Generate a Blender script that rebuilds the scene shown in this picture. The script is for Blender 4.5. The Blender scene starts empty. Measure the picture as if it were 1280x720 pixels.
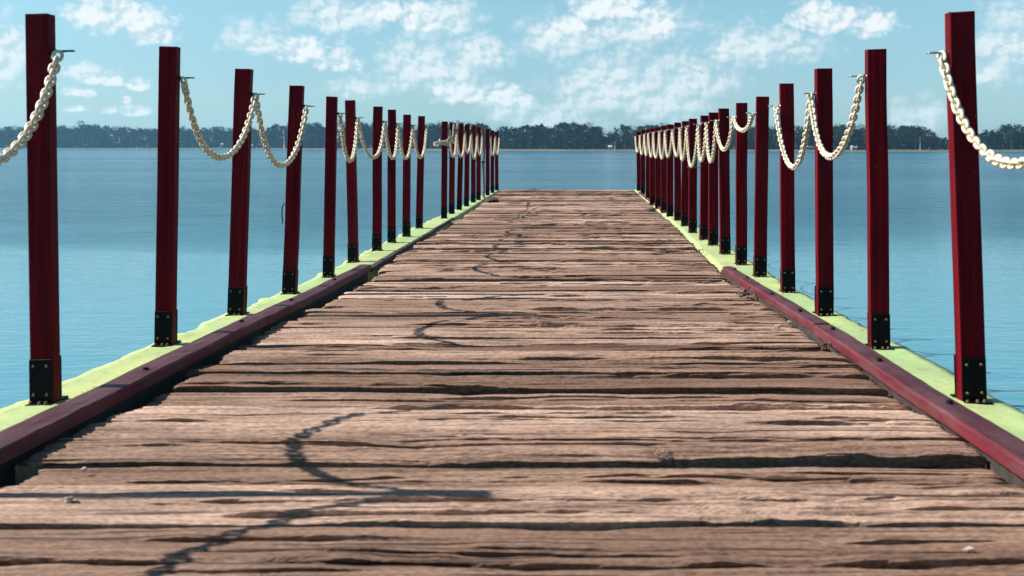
import bpy, bmesh, math, random
import numpy as np
from mathutils import Vector, Matrix
random.seed(7)
SC = bpy.context.scene
COL = SC.collection
F = 1244.0            # focal length in photo pixels (35 mm on a 36 mm wide sensor)
VX, VY = 713.0, 183.0 # where the pier's own direction meets the horizon in the photo
CAM_Z = 2.3           # camera above the water

# ------------------------------------------------------------------ helpers
def tag(o, label=None, cat=None, group=None, kind=None):
    if label: o['label'] = label
    if cat: o['category'] = cat
    if group: o['group'] = group
    if kind: o['kind'] = kind
    return o
def empty(name, loc=(0, 0, 0), label=None, cat=None, group=None):
    o = bpy.data.objects.new(name, None); COL.objects.link(o)
    o.location = loc; o.empty_display_size = 0.1
    return tag(o, label, cat, group)
def link(name, me, mat=None, parent=None):
    o = bpy.data.objects.new(name, me); COL.objects.link(o)
    if mat and not me.materials: me.materials.append(mat)
    if parent: o.parent = parent
    return o
def np_mesh(name, verts, faces, smooth=True):
    """verts (n,3), faces (m,4) or (m,3) arrays"""
    verts = np.asarray(verts, np.float32); faces = np.asarray(faces, np.int32)
    me = bpy.data.meshes.new(name)
    k = faces.shape[1]; m = len(faces)
    me.vertices.add(len(verts)); me.vertices.foreach_set('co', verts.ravel())
    me.loops.add(m * k); me.loops.foreach_set('vertex_index', faces.ravel())
    me.polygons.add(m)
    me.polygons.foreach_set('loop_start', np.arange(0, m * k, k, dtype=np.int32))
    me.polygons.foreach_set('loop_total', np.full(m, k, np.int32))
    me.polygons.foreach_set('use_smooth', np.full(m, bool(smooth)))
    me.update(calc_edges=True); me.validate()
    return me
def grid_faces(nu, nv, base=0, wrap=False):
    """quads of a grid with vertex index = base + i*nv + j"""
    i, j = np.meshgrid(np.arange(nu - 1), np.arange(nv if wrap else nv - 1), indexing='ij')
    j2 = (j + 1) % nv
    return np.stack([base + i * nv + j, base + (i + 1) * nv + j, base + (i + 1) * nv + j2, base + i * nv + j2], -1).reshape(-1, 4)
def bm_mesh(name, bm, smooth=False):
    me = bpy.data.meshes.new(name); bm.to_mesh(me); bm.free()
    if smooth:
        for p in me.polygons: p.use_smooth = True
    return me
def bm_box(bm, x0, x1, y0, y1, z0, z1, bev=0.0, seg=2):
    r = bmesh.ops.create_cube(bm, size=1.0)
    for v in r['verts']:
        v.co = Vector(((x0 + x1) / 2 + v.co.x * (x1 - x0), (y0 + y1) / 2 + v.co.y * (y1 - y0), (z0 + z1) / 2 + v.co.z * (z1 - z0)))
    if bev > 0:
        es = list({e for v in r['verts'] for e in v.link_edges})
        bmesh.ops.bevel(bm, geom=es, offset=bev, segments=seg, affect='EDGES', profile=0.6)
def tube_arrays(pts, r, ns=8, close=False):
    """swept tube; r scalar or per point"""
    P = np.asarray(pts, float); n = len(P)
    rr = np.broadcast_to(np.asarray(r, float), (n,))
    if close: T = np.roll(P, -1, 0) - np.roll(P, 1, 0)
    else: T = np.gradient(P, axis=0)
    T /= np.linalg.norm(T, axis=1, keepdims=True) + 1e-9
    up = np.array([0, 0, 1.0]) if abs(T[:, 2]).mean() < 0.8 else np.array([0, 1.0, 0])
    N = np.cross(T, up); N /= np.linalg.norm(N, axis=1, keepdims=True) + 1e-9
    B = np.cross(T, N)
    a = np.arange(ns) / ns * 2 * np.pi
    V = P[:, None, :] + rr[:, None, None] * (np.cos(a)[None, :, None] * N[:, None, :] + np.sin(a)[None, :, None] * B[:, None, :])
    V = V.reshape(-1, 3)
    fs = grid_faces(n, ns, 0, True)
    if close:
        j = np.arange(ns); j2 = (j + 1) % ns
        fs = np.vstack([fs, np.stack([(n - 1) * ns + j, j, j2, (n - 1) * ns + j2], -1)])
    else:
        V = np.vstack([V, P[0], P[-1]])
        j = np.arange(ns); j2 = (j + 1) % ns
        c0, c1 = n * ns, n * ns + 1
        fs = np.vstack([fs, np.stack([np.full(ns, c0), j, j2, np.full(ns, c0)], -1)[:0]])
        caps = [(c0, a_, b_) for a_, b_ in zip(j2, j)] + [(c1, (n - 1) * ns + a_, (n - 1) * ns + b_) for a_, b_ in zip(j, j2)]
        return V, fs, np.array(caps)
    return V, fs, None
def tube_mesh(name, pts, r, ns=8, close=False, smooth=True):
    V, fs, caps = tube_arrays(pts, r, ns, close)
    me = bpy.data.meshes.new(name)
    L = [tuple(int(i) for i in f) for f in fs] + ([tuple(int(i) for i in f) for f in caps] if caps is not None else [])
    me.from_pydata([tuple(v) for v in V], [], L)
    if smooth:
        for p in me.polygons: p.use_smooth = True
    return me
def join_arrays(lst):
    V, Q, n = [], [], 0
    for v, q in lst:
        V.append(v); Q.append(q + n); n += len(v)
    return np.vstack(V), np.vstack(Q)
# value noise ---------------------------------------------------------------
def _h(i, j, s):
    n = (i.astype(np.int64) * 374761393 + j.astype(np.int64) * 668265263 + s * 1442695041) & 0x7fffffff
    n = ((n ^ (n >> 13)) * 1274126177) & 0x7fffffff
    n = ((n ^ (n >> 16)) * 1911520717) & 0x7fffffff
    return ((n ^ (n >> 15)) & 0xffff) / 65535.0
def vn(x, y, s=0):
    x = np.asarray(x, float); y = np.asarray(y, float); x, y = np.broadcast_arrays(x, y)
    xi = np.floor(x); yi = np.floor(y); fx = x - xi; fy = y - yi
    fx = fx * fx * (3 - 2 * fx); fy = fy * fy * (3 - 2 * fy)
    a = _h(xi, yi, s); b = _h(xi + 1, yi, s); c = _h(xi, yi + 1, s); d = _h(xi + 1, yi + 1, s)
    return (a * (1 - fx) + b * fx) * (1 - fy) + (c * (1 - fx) + d * fx) * fy
def fbm(x, y, s=0, o=4):
    t = 0; a = 0.5; n = 0
    for k in range(o):
        t = t + a * vn(x, y, s + k * 17); n += a; x = x * 2.03; y = y * 2.03; a *= 0.5
    return t / n
def sst(a, b, x):
    t = np.clip((x - a) / (b - a), 0, 1); return t * t * (3 - 2 * t)

# ------------------------------------------------------------------ materials
def mat(name):
    m = bpy.data.materials.new(name); m.use_nodes = True
    nt = m.node_tree; b = nt.nodes['Principled BSDF']
    return m, nt, b
def N(nt, t, **k):
    n = nt.nodes.new(t)
    for a, v in k.items(): setattr(n, a, v)
    return n
def L(nt, a, b): nt.links.new(a, b)
def ramp(nt, src, stops):
    r = N(nt, 'ShaderNodeValToRGB'); e = r.color_ramp.elements
    while len(e) < len(stops): e.new(0.5)
    for i, (p, c) in enumerate(stops): e[i].position = p; e[i].color = (*c, 1) if len(c) == 3 else c
    L(nt, src, r.inputs[0]); return r
def coords(nt, scale, kind='Object'):
    t = N(nt, 'ShaderNodeTexCoord'); m = N(nt, 'ShaderNodeMapping'); m.inputs['Scale'].default_value = scale
    L(nt, t.outputs[kind], m.inputs[0]); return m.outputs[0]
def noise(nt, vec, scale, detail=4, rough=0.55):
    n = N(nt, 'ShaderNodeTexNoise'); n.inputs['Scale'].default_value = scale; n.inputs['Detail'].default_value = detail
    n.inputs['Roughness'].default_value = rough
    if vec is not None: L(nt, vec, n.inputs['Vector'])
    return n.outputs[0]
def mix(nt, fac, a, b, mode='MIX'):
    n = N(nt, 'ShaderNodeMix', data_type='RGBA', blend_type=mode)
    for idx, v in ((0, fac), (6, a), (7, b)):
        if hasattr(v, 'is_linked'): L(nt, v, n.inputs[idx])
        else: n.inputs[idx].default_value = v if idx == 0 else (*v, 1)
    return n.outputs[2]
def math_(nt, op, a, b=None, clamp=False):
    n = N(nt, 'ShaderNodeMath', operation=op); n.use_clamp = clamp
    for i, v in enumerate((a, b)):
        if v is None: continue
        if hasattr(v, 'is_linked'): L(nt, v, n.inputs[i])
        else: n.inputs[i].default_value = v
    return n.outputs[0]
def bump(nt, b, h, strength, dist, prev=None):
    n = N(nt, 'ShaderNodeBump'); n.inputs['Strength'].default_value = strength; n.inputs['Distance'].default_value = dist
    L(nt, h, n.inputs['Height'])
    if prev is not None: L(nt, prev, n.inputs['Normal'])
    if b is not None: L(nt, n.outputs[0], b.inputs['Normal'])
    return n.outputs[0]

def m_deck():
    m, nt, b = mat('weathered_deck_wood')
    at = N(nt, 'ShaderNodeAttribute', attribute_name='tone'); tone = at.outputs['Fac']
    v1 = coords(nt, (1.6, 42, 10)); v2 = coords(nt, (5, 190, 40)); v3 = coords(nt, (1.3, 5, 2))
    g1 = noise(nt, v1, 1.0, 6, 0.62); g2 = noise(nt, v2, 1.0, 3, 0.6); g3 = noise(nt, v3, 1.0, 4, 0.6)
    base = ramp(nt, tone, [(0.0, (0.150, 0.084, 0.055)), (0.5, (0.325, 0.210, 0.150)), (1.0, (0.56, 0.390, 0.296))]).outputs[0]
    c = mix(nt, ramp(nt, g1, [(0.31, (0, 0, 0)), (0.49, (1, 1, 1))]).outputs[0], mix(nt, 0.72, base, (0.070, 0.036, 0.023)), base)
    c = mix(nt, ramp(nt, g2, [(0.30, (0.62, 0.62, 0.62)), (0.60, (1, 1, 1))]).outputs[0], (0.05, 0.027, 0.018), c, 'MIX')
    c2 = N(nt, 'ShaderNodeMix', data_type='RGBA', blend_type='MIX')
    L(nt, ramp(nt, g3, [(0.47, (0, 0, 0)), (0.70, (0.7, 0.7, 0.7))]).outputs[0], c2.inputs[0]); L(nt, c, c2.inputs[6]); c2.inputs[7].default_value = (0.115, 0.066, 0.045, 1)
    c = c2.outputs[2]
    # reddish freshly split patches
    v4 = coords(nt, (3.0, 26, 8)); g4 = noise(nt, v4, 1.0, 3, 0.5)
    c = mix(nt, ramp(nt, g4, [(0.68, (0, 0, 0)), (0.78, (0.5, 0.5, 0.5))]).outputs[0], c, (0.24, 0.095, 0.055))
    v5 = coords(nt, (0.8, 85, 25)); g5 = noise(nt, v5, 1.0, 3, 0.6)
    c = mix(nt, ramp(nt, g5, [(0.60, (0, 0, 0)), (0.63, (0.9, 0.9, 0.9))]).outputs[0], c, (0.038, 0.021, 0.015))
    v6 = coords(nt, (60, 220, 60)); g6 = noise(nt, v6, 1.0, 2, 0.5)
    c = mix(nt, 1.0, c, ramp(nt, g6, [(0.3, (0.58, 0.55, 0.53)), (0.7, (1.25, 1.24, 1.23))]).outputs[0], 'MULTIPLY')
    L(nt, c, b.inputs['Base Color']); b.inputs['Roughness'].default_value = 0.82; b.inputs['Specular IOR Level'].default_value = 0.22
    n1 = bump(nt, None, g1, 0.7, 0.006)
    bump(nt, b, g2, 0.5, 0.0022, n1)
    return m
def m_paint_red(name='dark_red_paint', base=(0.130, 0.0035, 0.008), dark=(0.052, 0.0018, 0.004), rough=0.5):
    m, nt, b = mat(name)
    oi = N(nt, 'ShaderNodeObjectInfo')
    add = N(nt, 'ShaderNodeVectorMath', operation='ADD'); t = N(nt, 'ShaderNodeTexCoord')
    sc = N(nt, 'ShaderNodeVectorMath', operation='SCALE'); sc.inputs['Scale'].default_value = 31.0
    cmb = N(nt, 'ShaderNodeCombineXYZ'); L(nt, oi.outputs['Random'], cmb.inputs[0]); L(nt, oi.outputs['Random'], cmb.inputs[2])
    L(nt, cmb.outputs[0], sc.inputs[0]); L(nt, t.outputs['Object'], add.inputs[0]); L(nt, sc.outputs[0], add.inputs[1])
    def mp(s):
        q = N(nt, 'ShaderNodeMapping'); q.inputs['Scale'].default_value = s; L(nt, add.outputs[0], q.inputs[0]); return q.outputs[0]
    g = noise(nt, mp((70, 70, 2.2)), 1, 5, 0.6); w = noise(nt, mp((9, 9, 3)), 1, 4, 0.6); ch = noise(nt, mp((90, 90, 60)), 1, 2, 0.5)
    c = mix(nt, ramp(nt, g, [(0.35, (0, 0, 0)), (0.65, (1, 1, 1))]).outputs[0], dark, base)
    c = mix(nt, ramp(nt, w, [(0.5, (0, 0, 0)), (0.75, (0.45, 0.45, 0.45))]).outputs[0], c, (0.095, 0.012, 0.018))
    c = mix(nt, ramp(nt, ch, [(0.735, (0, 0, 0)), (0.77, (0.7, 0.7, 0.7))]).outputs[0], c, (0.22, 0.15, 0.12))
    L(nt, c, b.inputs['Base Color']); b.inputs['Roughness'].default_value = rough; b.inputs['Specular IOR Level'].default_value = 0.05
    bump(nt, b, g, 0.35, 0.003)
    return m
def m_kerb():
    m, nt, b = mat('faded_red_kerb_paint')
    g = noise(nt, coords(nt, (60, 2, 60)), 1, 5, 0.6); w = noise(nt, coords(nt, (14, 4, 14)), 1, 5, 0.65)
    c = mix(nt, ramp(nt, g, [(0.35, (0, 0, 0)), (0.7, (1, 1, 1))]).outputs[0], (0.068, 0.009, 0.013), (0.14, 0.013, 0.021))
    c = mix(nt, ramp(nt, w, [(0.46, (0, 0, 0)), (0.72, (0.85, 0.85, 0.85))]).outputs[0], c, (0.105, 0.042, 0.047))
    ge = N(nt, 'ShaderNodeNewGeometry'); sp_ = N(nt, 'ShaderNodeSeparateXYZ'); L(nt, ge.outputs['True Normal'], sp_.inputs[0])
    worn = mix(nt, ramp(nt, w, [(0.40, (0, 0, 0)), (0.62, (1, 1, 1))]).outputs[0], (0.040, 0.013, 0.018), (0.070, 0.034, 0.038))
    c = mix(nt, ramp(nt, sp_.outputs[2], [(0.75, (0, 0, 0)), (0.95, (0.85, 0.85, 0.85))]).outputs[0], c, worn)
    L(nt, c, b.inputs['Base Color']); b.inputs['Roughness'].default_value = 0.6; b.inputs['Specular IOR Level'].default_value = 0.25
    bump(nt, b, g, 0.4, 0.004)
    return m
def m_green():
    m, nt, b = mat('lime_painted_concrete')
    v = coords(nt, (1, 1, 1)); w = noise(nt, v, 3.0, 5, 0.6); s = noise(nt, v, 26, 5, 0.65); p = noise(nt, v, 0.7, 2, 0.5)
    c = mix(nt, ramp(nt, p, [(0.38, (0, 0, 0)), (0.62, (1, 1, 1))]).outputs[0], (0.26, 0.39, 0.155), (0.355, 0.405, 0.145))
    c = mix(nt, ramp(nt, w, [(0.42, (0, 0, 0)), (0.66, (0.8, 0.8, 0.8))]).outputs[0], c, (0.235, 0.285, 0.130))
    c = mix(nt, ramp(nt, s, [(0.54, (0, 0, 0)), (0.68, (0.6, 0.6, 0.6))]).outputs[0], c, (0.170, 0.205, 0.080))
    chip = noise(nt, v, 13.0, 6, 0.7)
    c = mix(nt, ramp(nt, chip, [(0.615, (0, 0, 0)), (0.645, (0.9, 0.9, 0.9))]).outputs[0], c, (0.16, 0.155, 0.12))
    L(nt, c, b.inputs['Base Color']); b.inputs['Roughness'].default_value = 0.75
    bump(nt, b, s, 0.5, 0.006)
    return m
def m_simple(name, base, rough=0.5, metal=0.0, var=None, scale=20, bmp=0.0, spec=0.5):
    m, nt, b = mat(name)
    n = noise(nt, coords(nt, (1, 1, 1)), scale, 4, 0.6)
    var = var or tuple(0.7 * x for x in base)
    L(nt, ramp(nt, n, [(0.35, var), (0.65, base)]).outputs[0], b.inputs['Base Color'])
    b.inputs['Roughness'].default_value = rough; b.inputs['Metallic'].default_value = metal; b.inputs['Specular IOR Level'].default_value = spec
    if bmp: bump(nt, b, n, 0.5, bmp)
    return m
def m_leaf(name, a, c_, bright):
    m, nt, b = mat(name)
    oi = N(nt, 'ShaderNodeObjectInfo'); at = N(nt, 'ShaderNodeAttribute', attribute_name='tone')
    col = ramp(nt, at.outputs['Fac'], [(0.0, a), (0.6, c_), (1.0, bright)]).outputs[0]
    v = N(nt, 'ShaderNodeHueSaturation'); L(nt, col, v.inputs['Color'])
    L(nt, math_(nt, 'ADD', math_(nt, 'MULTIPLY', oi.outputs['Random'], 0.7), 0.65), v.inputs['Value'])
    L(nt, math_(nt, 'ADD', math_(nt, 'MULTIPLY', oi.outputs['Random'], 0.06), 0.47), v.inputs['Hue'])
    L(nt, v.outputs[0], b.inputs['Base Color']); b.inputs['Roughness'].default_value = 0.9; b.inputs['Specular IOR Level'].default_value = 0.05
    return m
def m_water():
    m, nt, b = mat('lake_water')
    t = N(nt, 'ShaderNodeTexCoord'); sep = N(nt, 'ShaderNodeSeparateXYZ'); L(nt, t.outputs['Object'], sep.inputs[0])
    def mp(s):
        q = N(nt, 'ShaderNodeMapping'); q.inputs['Scale'].default_value = s; L(nt, t.outputs['Object'], q.inputs[0]); return q.outputs[0]
    # calm water near the pier, breeze-ruffled water farther out, in streaky bands
    wob = noise(nt, mp((0.05, 0.16, 1)), 1, 3, 0.5)
    y2 = math_(nt, 'ADD', sep.outputs[1], math_(nt, 'MULTIPLY', math_(nt, 'SUBTRACT', wob, 0.5), 16.0))
    mr = N(nt, 'ShaderNodeMapRange', interpolation_type='SMOOTHSTEP'); mr.inputs[1].default_value = 20; mr.inputs[2].default_value = 31
    L(nt, y2, mr.inputs[0])
    bands = noise(nt, mp((0.006, 0.035, 1)), 1, 4, 0.6)
    bd = ramp(nt, bands, [(0.36, (0.62, 0.62, 0.62)), (0.52, (1, 1, 1))]).outputs[0]
    bands2 = noise(nt, mp((0.0012, 0.010, 1)), 1, 3, 0.6)
    bd2 = ramp(nt, bands2, [(0.40, (0.70, 0.70, 0.70)), (0.6, (1, 1, 1))]).outputs[0]
    mot = noise(nt, mp((0.30, 1.3, 1)), 1, 4, 0.65)
    ruf = math_(nt, 'MULTIPLY', math_(nt, 'MULTIPLY', mr.outputs[0], math_(nt, 'MULTIPLY', bd, bd2)), math_(nt, 'ADD', 0.35, math_(nt, 'MULTIPLY', mot, 1.2)), True)
    L(nt, mix(nt, ruf, (0.062, 0.205, 0.255), (0.007, 0.056, 0.102)), b.inputs['Base Color'])  # sky mirrored in calm water and lost in ruffles painted into base colour
    b.inputs['IOR'].default_value = 1.33
    L(nt, math_(nt, 'ADD', 0.05, math_(nt, 'MULTIPLY', ruf, 0.12)), b.inputs['Roughness'])
    r1 = noise(nt, mp((1.3, 3.4, 1)), 1, 5, 0.62); r2 = noise(nt, mp((0.35, 1.1, 1)), 1, 4, 0.6)
    r3 = noise(nt, mp((4.5, 10, 1)), 1, 3, 0.6)
    hh = math_(nt, 'ADD', math_(nt, 'ADD', math_(nt, 'MULTIPLY', r1, 0.85), math_(nt, 'MULTIPLY', r2, 1.0)), math_(nt, 'MULTIPLY', r3, .16))
    L(nt, math_(nt, 'SUBTRACT', 0.5, math_(nt, 'MULTIPLY', ruf, 0.46)), b.inputs['Specular IOR Level'])
    bn = N(nt, 'ShaderNodeBump'); bn.inputs['Distance'].default_value = 0.30
    L(nt, math_(nt, 'ADD', 0.085, math_(nt, 'MULTIPLY', ruf, 0.90)), bn.inputs['Strength']); L(nt, hh, bn.inputs['Height'])
    L(nt, bn.outputs[0], b.inputs['Normal'])
    return m
def m_shore():
    m, nt, b = mat('sandy_grass_shore')
    g = noise(nt, coords(nt, (0.03, 0.12, 1)), 1, 5, 0.6)
    L(nt, ramp(nt, g, [(0.36, (0.105, 0.075, 0.055)), (0.50, (0.065, 0.075, 0.030)), (0.66, (0.135, 0.098, 0.070))]).outputs[0], b.inputs['Base Color'])
    b.inputs['Roughness'].default_value = 0.9
    return m

M = dict(
    deck=m_deck(), red=m_paint_red(), kerb=m_kerb(), green=m_green(),
    black=m_simple('black_painted_steel', (0.004, 0.0045, 0.006), 0.5, 0.0, (0.002, 0.002, 0.003), 30, 0.001, 0.08),
    bolt=m_simple('brass_toned_bolt', (0.20, 0.16, 0.085), 0.5, 0.7),
    steel=m_simple('galvanised_steel', (0.36, 0.38, 0.39), 0.35, 0.9),
    cream=m_simple('cream_plastic', (0.62, 0.545, 0.41), 0.42, 0.0, (0.52, 0.43, 0.285), 14),
    rope=m_simple('frayed_cream_rope', (0.50, 0.44, 0.33), 0.85, 0.0, (0.28, 0.22, 0.15), 60),
    rust=m_simple('rusty_pale_steel', (0.20, 0.14, 0.11), 0.8, 0.0, (0.08, 0.04, 0.03), 16, 0.002),
    pinkbar=m_simple('pink_primer_steel', (0.28, 0.15, 0.14), 0.6),
    wood_shade=m_simple('dark_wood_and_shade', (0.040, 0.026, 0.020), 0.9, 0.0, (0.016, 0.011, 0.009), 18, 0.01),  # rotten wood, also near-black colour for shade in deck-edge gaps and a recess
    pale=m_simple('pale_stone', (0.42, 0.34, 0.29), 0.8, 0.0, (0.28, 0.21, 0.17), 40, 0.002),
    leaf_dry=m_simple('dry_leaf', (0.13, 0.085, 0.06), 0.8, 0.0, (0.06, 0.035, 0.025), 50),
    concrete=m_simple('grey_concrete', (0.15, 0.15, 0.14), 0.85, 0.0, (0.09, 0.10, 0.09), 6, 0.01),
    timber=m_simple('dark_joist_timber', (0.060, 0.040, 0.030), 0.9, 0.0, (0.03, 0.02, 0.015), 8, 0.004),
    wire=m_simple('dark_wire', (0.03, 0.03, 0.03), 0.5, 0.6),
    water=m_water(), shore=m_shore(),
    leaf_a=m_leaf('eucalyptus_foliage', (0.005, 0.010, 0.008), (0.016, 0.025, 0.018), (0.060, 0.075, 0.054)),
    leaf_b=m_leaf('dense_foliage', (0.004, 0.009, 0.007), (0.009, 0.016, 0.011), (0.045, 0.060, 0.040)),
    bark=m_simple('pale_bark', (0.055, 0.05, 0.045), 0.9, 0.0, (0.022, 0.020, 0.018), 3),
    white=m_simple('white_wall_paint', (0.42, 0.42, 0.41), 0.6),
    slate=m_simple('grey_roof_sheet', (0.20, 0.21, 0.22), 0.6),
    dark=m_simple('dark_opening', (0.02, 0.02, 0.022), 0.5),
    teal=m_simple('pale_teal_paint', (0.12, 0.25, 0.25), 0.5),
)

# ------------------------------------------------------------------ pier profile
HZ = [0.0, 2.2, 3.08, 4.0, 4.86, 5.74, 6.63, 8.0, 12.0, 22.0]
HH = [0.735, 0.770, 0.790, 0.803, 0.824, 0.848, 0.864, 0.873, 0.882, 0.885]
def hb(y): return np.interp(y, HZ, HH)              # camera height above the beam top
def beam_top(y): return CAM_Z - hb(y)
def deck_z(y): return CAM_Z - hb(y) - 0.004
END = 20.25
LIN = ([0, 8, 14, 22], [-1.425, -1.43, -1.43, -1.45])   # inner edge of the left beam
RIN = ([0, 6.8, 11, 19, 22], [1.075, 1.06, 1.19, 1.30, 1.32])
LOUT = ([0, 11, 14, 22], [-1.715, -1.71, -1.64, -1.60])
ROUT = ([0, 5, 11, 17, 22], [1.335, 1.345, 1.40, 1.42, 1.48])
def itp(t, y): return np.interp(y, t[0], t[1])

pier = empty('wooden_pier', (0, 0, CAM_Z - 0.79))
tag(pier, 'long weathered brown plank pier with lime green edge beams, reaching out over the lake', 'pier')
def to_pier(me):
    me.transform(Matrix.Translation((0, 0, -(CAM_Z - 0.79)))); return me

# deck: every plank worn, split and gapped differently, all one part
def build_deck():
    rng = np.random.RandomState(11)
    seams = [-1.2, -0.95, -0.72, -0.5, -0.27, -0.05, 0.18, 0.4, 0.62, 0.85, 1.05, 1.27, 1.50, 1.74, 2.035, 2.275, 2.455, 2.675, 2.92, 3.085, 3.25, 3.50, 3.69, 3.92]
    while seams[-1] < END - 0.12: seams.append(seams[-1] + rng.choice([0.13, 0.16, 0.19, 0.21, 0.24, 0.26]) * rng.uniform(0.93, 1.07))
    # keep plank joints clear of the strips the post shadows fall on
    for q in range(len(seams)):
        for ps in (4.87, 5.75, 6.65):
            if abs(seams[q] - ps) < .06: seams[q] = ps + .085 if seams[q] > ps - .01 else ps - .075
    VV, FF, TT = [], [], []; nb = 0
    for k in range(len(seams) - 1):
        y0, y1 = seams[k], seams[k + 1]; yc = (y0 + y1) / 2
        if yc < 1.4: dx, dy = 0.03, 0.012
        elif yc < 4.6: dx, dy = 0.011, 0.0034
        elif yc < 9.5: dx, dy = 0.016, 0.006
        else: dx, dy = 0.03, 0.011
        gap = rng.choice([0.008, 0.014, 0.022, 0.032, 0.045], p=[.2, .25, .25, .2, .1]) * (.62 if yc < 3 else .8)
        xl = float(itp(LIN, yc)) + 0.045 + (rng.uniform(0, 0.105) if yc < 7 else rng.uniform(0, 0.06))
        xr = float(itp(RIN, yc)) - 0.022 - rng.uniform(0, 0.014)
        nx = max(8, int((xr - xl) / dx)); ny = max(7, int((y1 - y0) / dy))
        u = np.linspace(0, 1, nx)[:, None]; s = np.linspace(0, 1, ny)[None, :]
        sd = k * 101 + 5
        ends_l = (fbm(np.zeros((1, ny)), s * 5 + k, sd, 3) - .5) * 0.055
        ends_r = (fbm(np.zeros((1, ny)), s * 6 + k, sd + 3, 3) - .5) * 0.03
        X = (xl + ends_l) + (xr + ends_r - xl - ends_l) * u
        # wandering plank edges with broken bites
        xa = X[:, :1]
        bite = np.clip(fbm(xa * 2.3, np.full_like(xa, k * 3.7), sd + 7, 5) - 0.60, 0, 1) * rng.choice([0, 0.08, 0.16]) + (vn(xa * 45, xa * 0 + k, sd + 8) - .5) * .0016
        bite2 = np.clip(fbm(xa * 2.0, np.full_like(xa, k * 5.1), sd + 9, 5) - 0.60, 0, 1) * rng.choice([0, 0.0, 0.12]) + (vn(xa * 40, xa * 0 + k, sd + 10) - .5) * .0016
        wand = 0.014 if yc > 4 else 0.010
        yf = y0 + gap / 2 + (fbm(xa * 1.1, np.full_like(xa, k * 1.3), sd + 11, 4) - .5) * wand + bite
        yb = y1 - gap / 2 + (fbm(xa * 1.1, np.full_like(xa, k * 2.3), sd + 13, 4) - .5) * wand - bite2
        if abs(y0 - 2.455) < 0.01:    # the big broken front edge at the right
            mk = sst(0.20, 0.27, xa) * (1 - 0.25 * vn(xa * 4, xa * 0, 3)) + 0.35 * sst(-0.35, -0.2, xa) * vn(xa * 5, xa * 0, 8)
            yf = yf + 0.046 * np.clip(mk, 0, 1) + (fbm(xa * 9, xa * 0, 6, 4) - .5) * .014
        if abs(y0 - 2.92) < 0.01 or abs(y0 - 3.25) < .01: yf = yf + 0.02 * vn(xa * 3, xa * 0, 12)
        Y = yf + (yb - yf) * s
        off = rng.uniform(-0.011, 0.009); tilt = rng.uniform(-0.014, 0.010)
        if yc > 4: off *= 1.35
        if abs(y0 - 2.455) < 0.01: off, tilt = 0.008, 0.0
        if abs(y0 - 2.275) < 0.01: off, tilt = -0.008, 0.0
        if abs(y0 - 2.035) < 0.01: off, tilt = 0.005, -0.002
        if abs(y0 - 3.085) < 0.01: off, tilt = -0.012, 0.01
        z = off + tilt * (s - .5) + (fbm(X * 0.8, Y * 1.5, sd + 20, 3) - .5) * 0.010
        n1 = fbm(X * 0.9, Y * 38, sd + 23, 4); z = z + (n1 - .5) * 0.009 - 0.009 * (1 - np.abs(2 * n1 - 1)) ** 7 * sst(.35, .6, fbm(X * 1.5, Y * 6, sd + 25, 3))
        if dy < 0.005:
            n2 = vn(X * 2.5, Y * 150, sd + 29); z = z - 0.0028 * (1 - np.abs(2 * n2 - 1)) ** 5 + (vn(X * 60, Y * 220, sd + 43) - .5) * 0.0009
        # split ledges along the grain: the far side of each split stands higher than the near side
        fold = np.zeros_like(X)
        W = (y1 - y0); far = min(1.0, max(0.0, (yc - 3) / 8))
        for c in range(rng.randint(5, 11)):
            c0 = rng.uniform(0.06, 0.94); xs = rng.uniform(-1.7, 0.8); ln = rng.choice([rng.uniform(.2, .8), rng.uniform(.8, 2.6)])
            yc_ = y0 + W * c0 + (fbm(X * 1.2, X * 0 + c * 3, sd + 31 + c, 4) - .5) * 0.045 + (fbm(X * 8, X * 0 + c * 5, sd + 33 + c, 3) - .5) * 0.011 + rng.uniform(-.012, .012) * X
            amp = sst(.30, .62, fbm(X * 3.4, X * 0 + c * 7, sd + 37 + c, 5)) * (.45 + .55 * vn(X * 16, X * 0 + c, sd + 39)) * sst(xs, xs + 0.15, X) * (1 - sst(xs + ln - 0.25, xs + ln, X))
            h = rng.choice([0.004, 0.008, 0.012, 0.018], p=[.3, .4, .2, .1]) * (1 + .5 * far)
            dd = Y - yc_; ed = max(dy * .7, .0025)
            step = sst(-ed, ed, dd)
            fold = fold + amp * .016 * (1 - step) * np.exp(np.minimum(dd, 0) / .012)
            z = z + amp * h * (step * np.exp(-np.maximum(dd, 0) / .05) * .75 - (1 - step) * np.exp(np.minimum(dd, 0) / .014) * .9)
        # gouges
        g = sst(0.62, 0.80, fbm(X * 2.4, Y * 26, sd + 51, 5)); z = z - g * rng.choice([0.002, 0.005, 0.010], p=[.6, .3, .1])
        # rounded, chewed edges
        e = np.minimum(Y - yf, yb - Y); er = 0.003 + 0.006 * vn(X * 3, s * 0 + k, sd + 61)
        z = z - (0.003 + 0.016 * np.clip(fbm(X * 3.2, s * 0 + k * 2.2, sd + 67, 4) - .42, 0, 1)) * np.exp(-(e / er))
        ex = np.minimum(X - X[:1], X[-1:] - X); z = z - 0.010 * np.exp(-ex / 0.012)
        Z = deck_z(Y) + z
        Y = Y + fold
        depth = 0.085
        # cross-section: bottom front, mid front, top..., mid back, bottom back
        Xs = np.concatenate([X[:, :1], X[:, :1], X, X[:, -1:], X[:, -1:]], 1)
        fw = (fbm(X[:, :1] * 9, X[:, :1] * 0 + k, sd + 71, 3) - .5) * 0.006
        Ys = np.concatenate([Y[:, :1] + .055 + fw, Y[:, :1] + .014 + fw, Y, Y[:, -1:] + .001, Y[:, -1:] - .004], 1)
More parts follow.
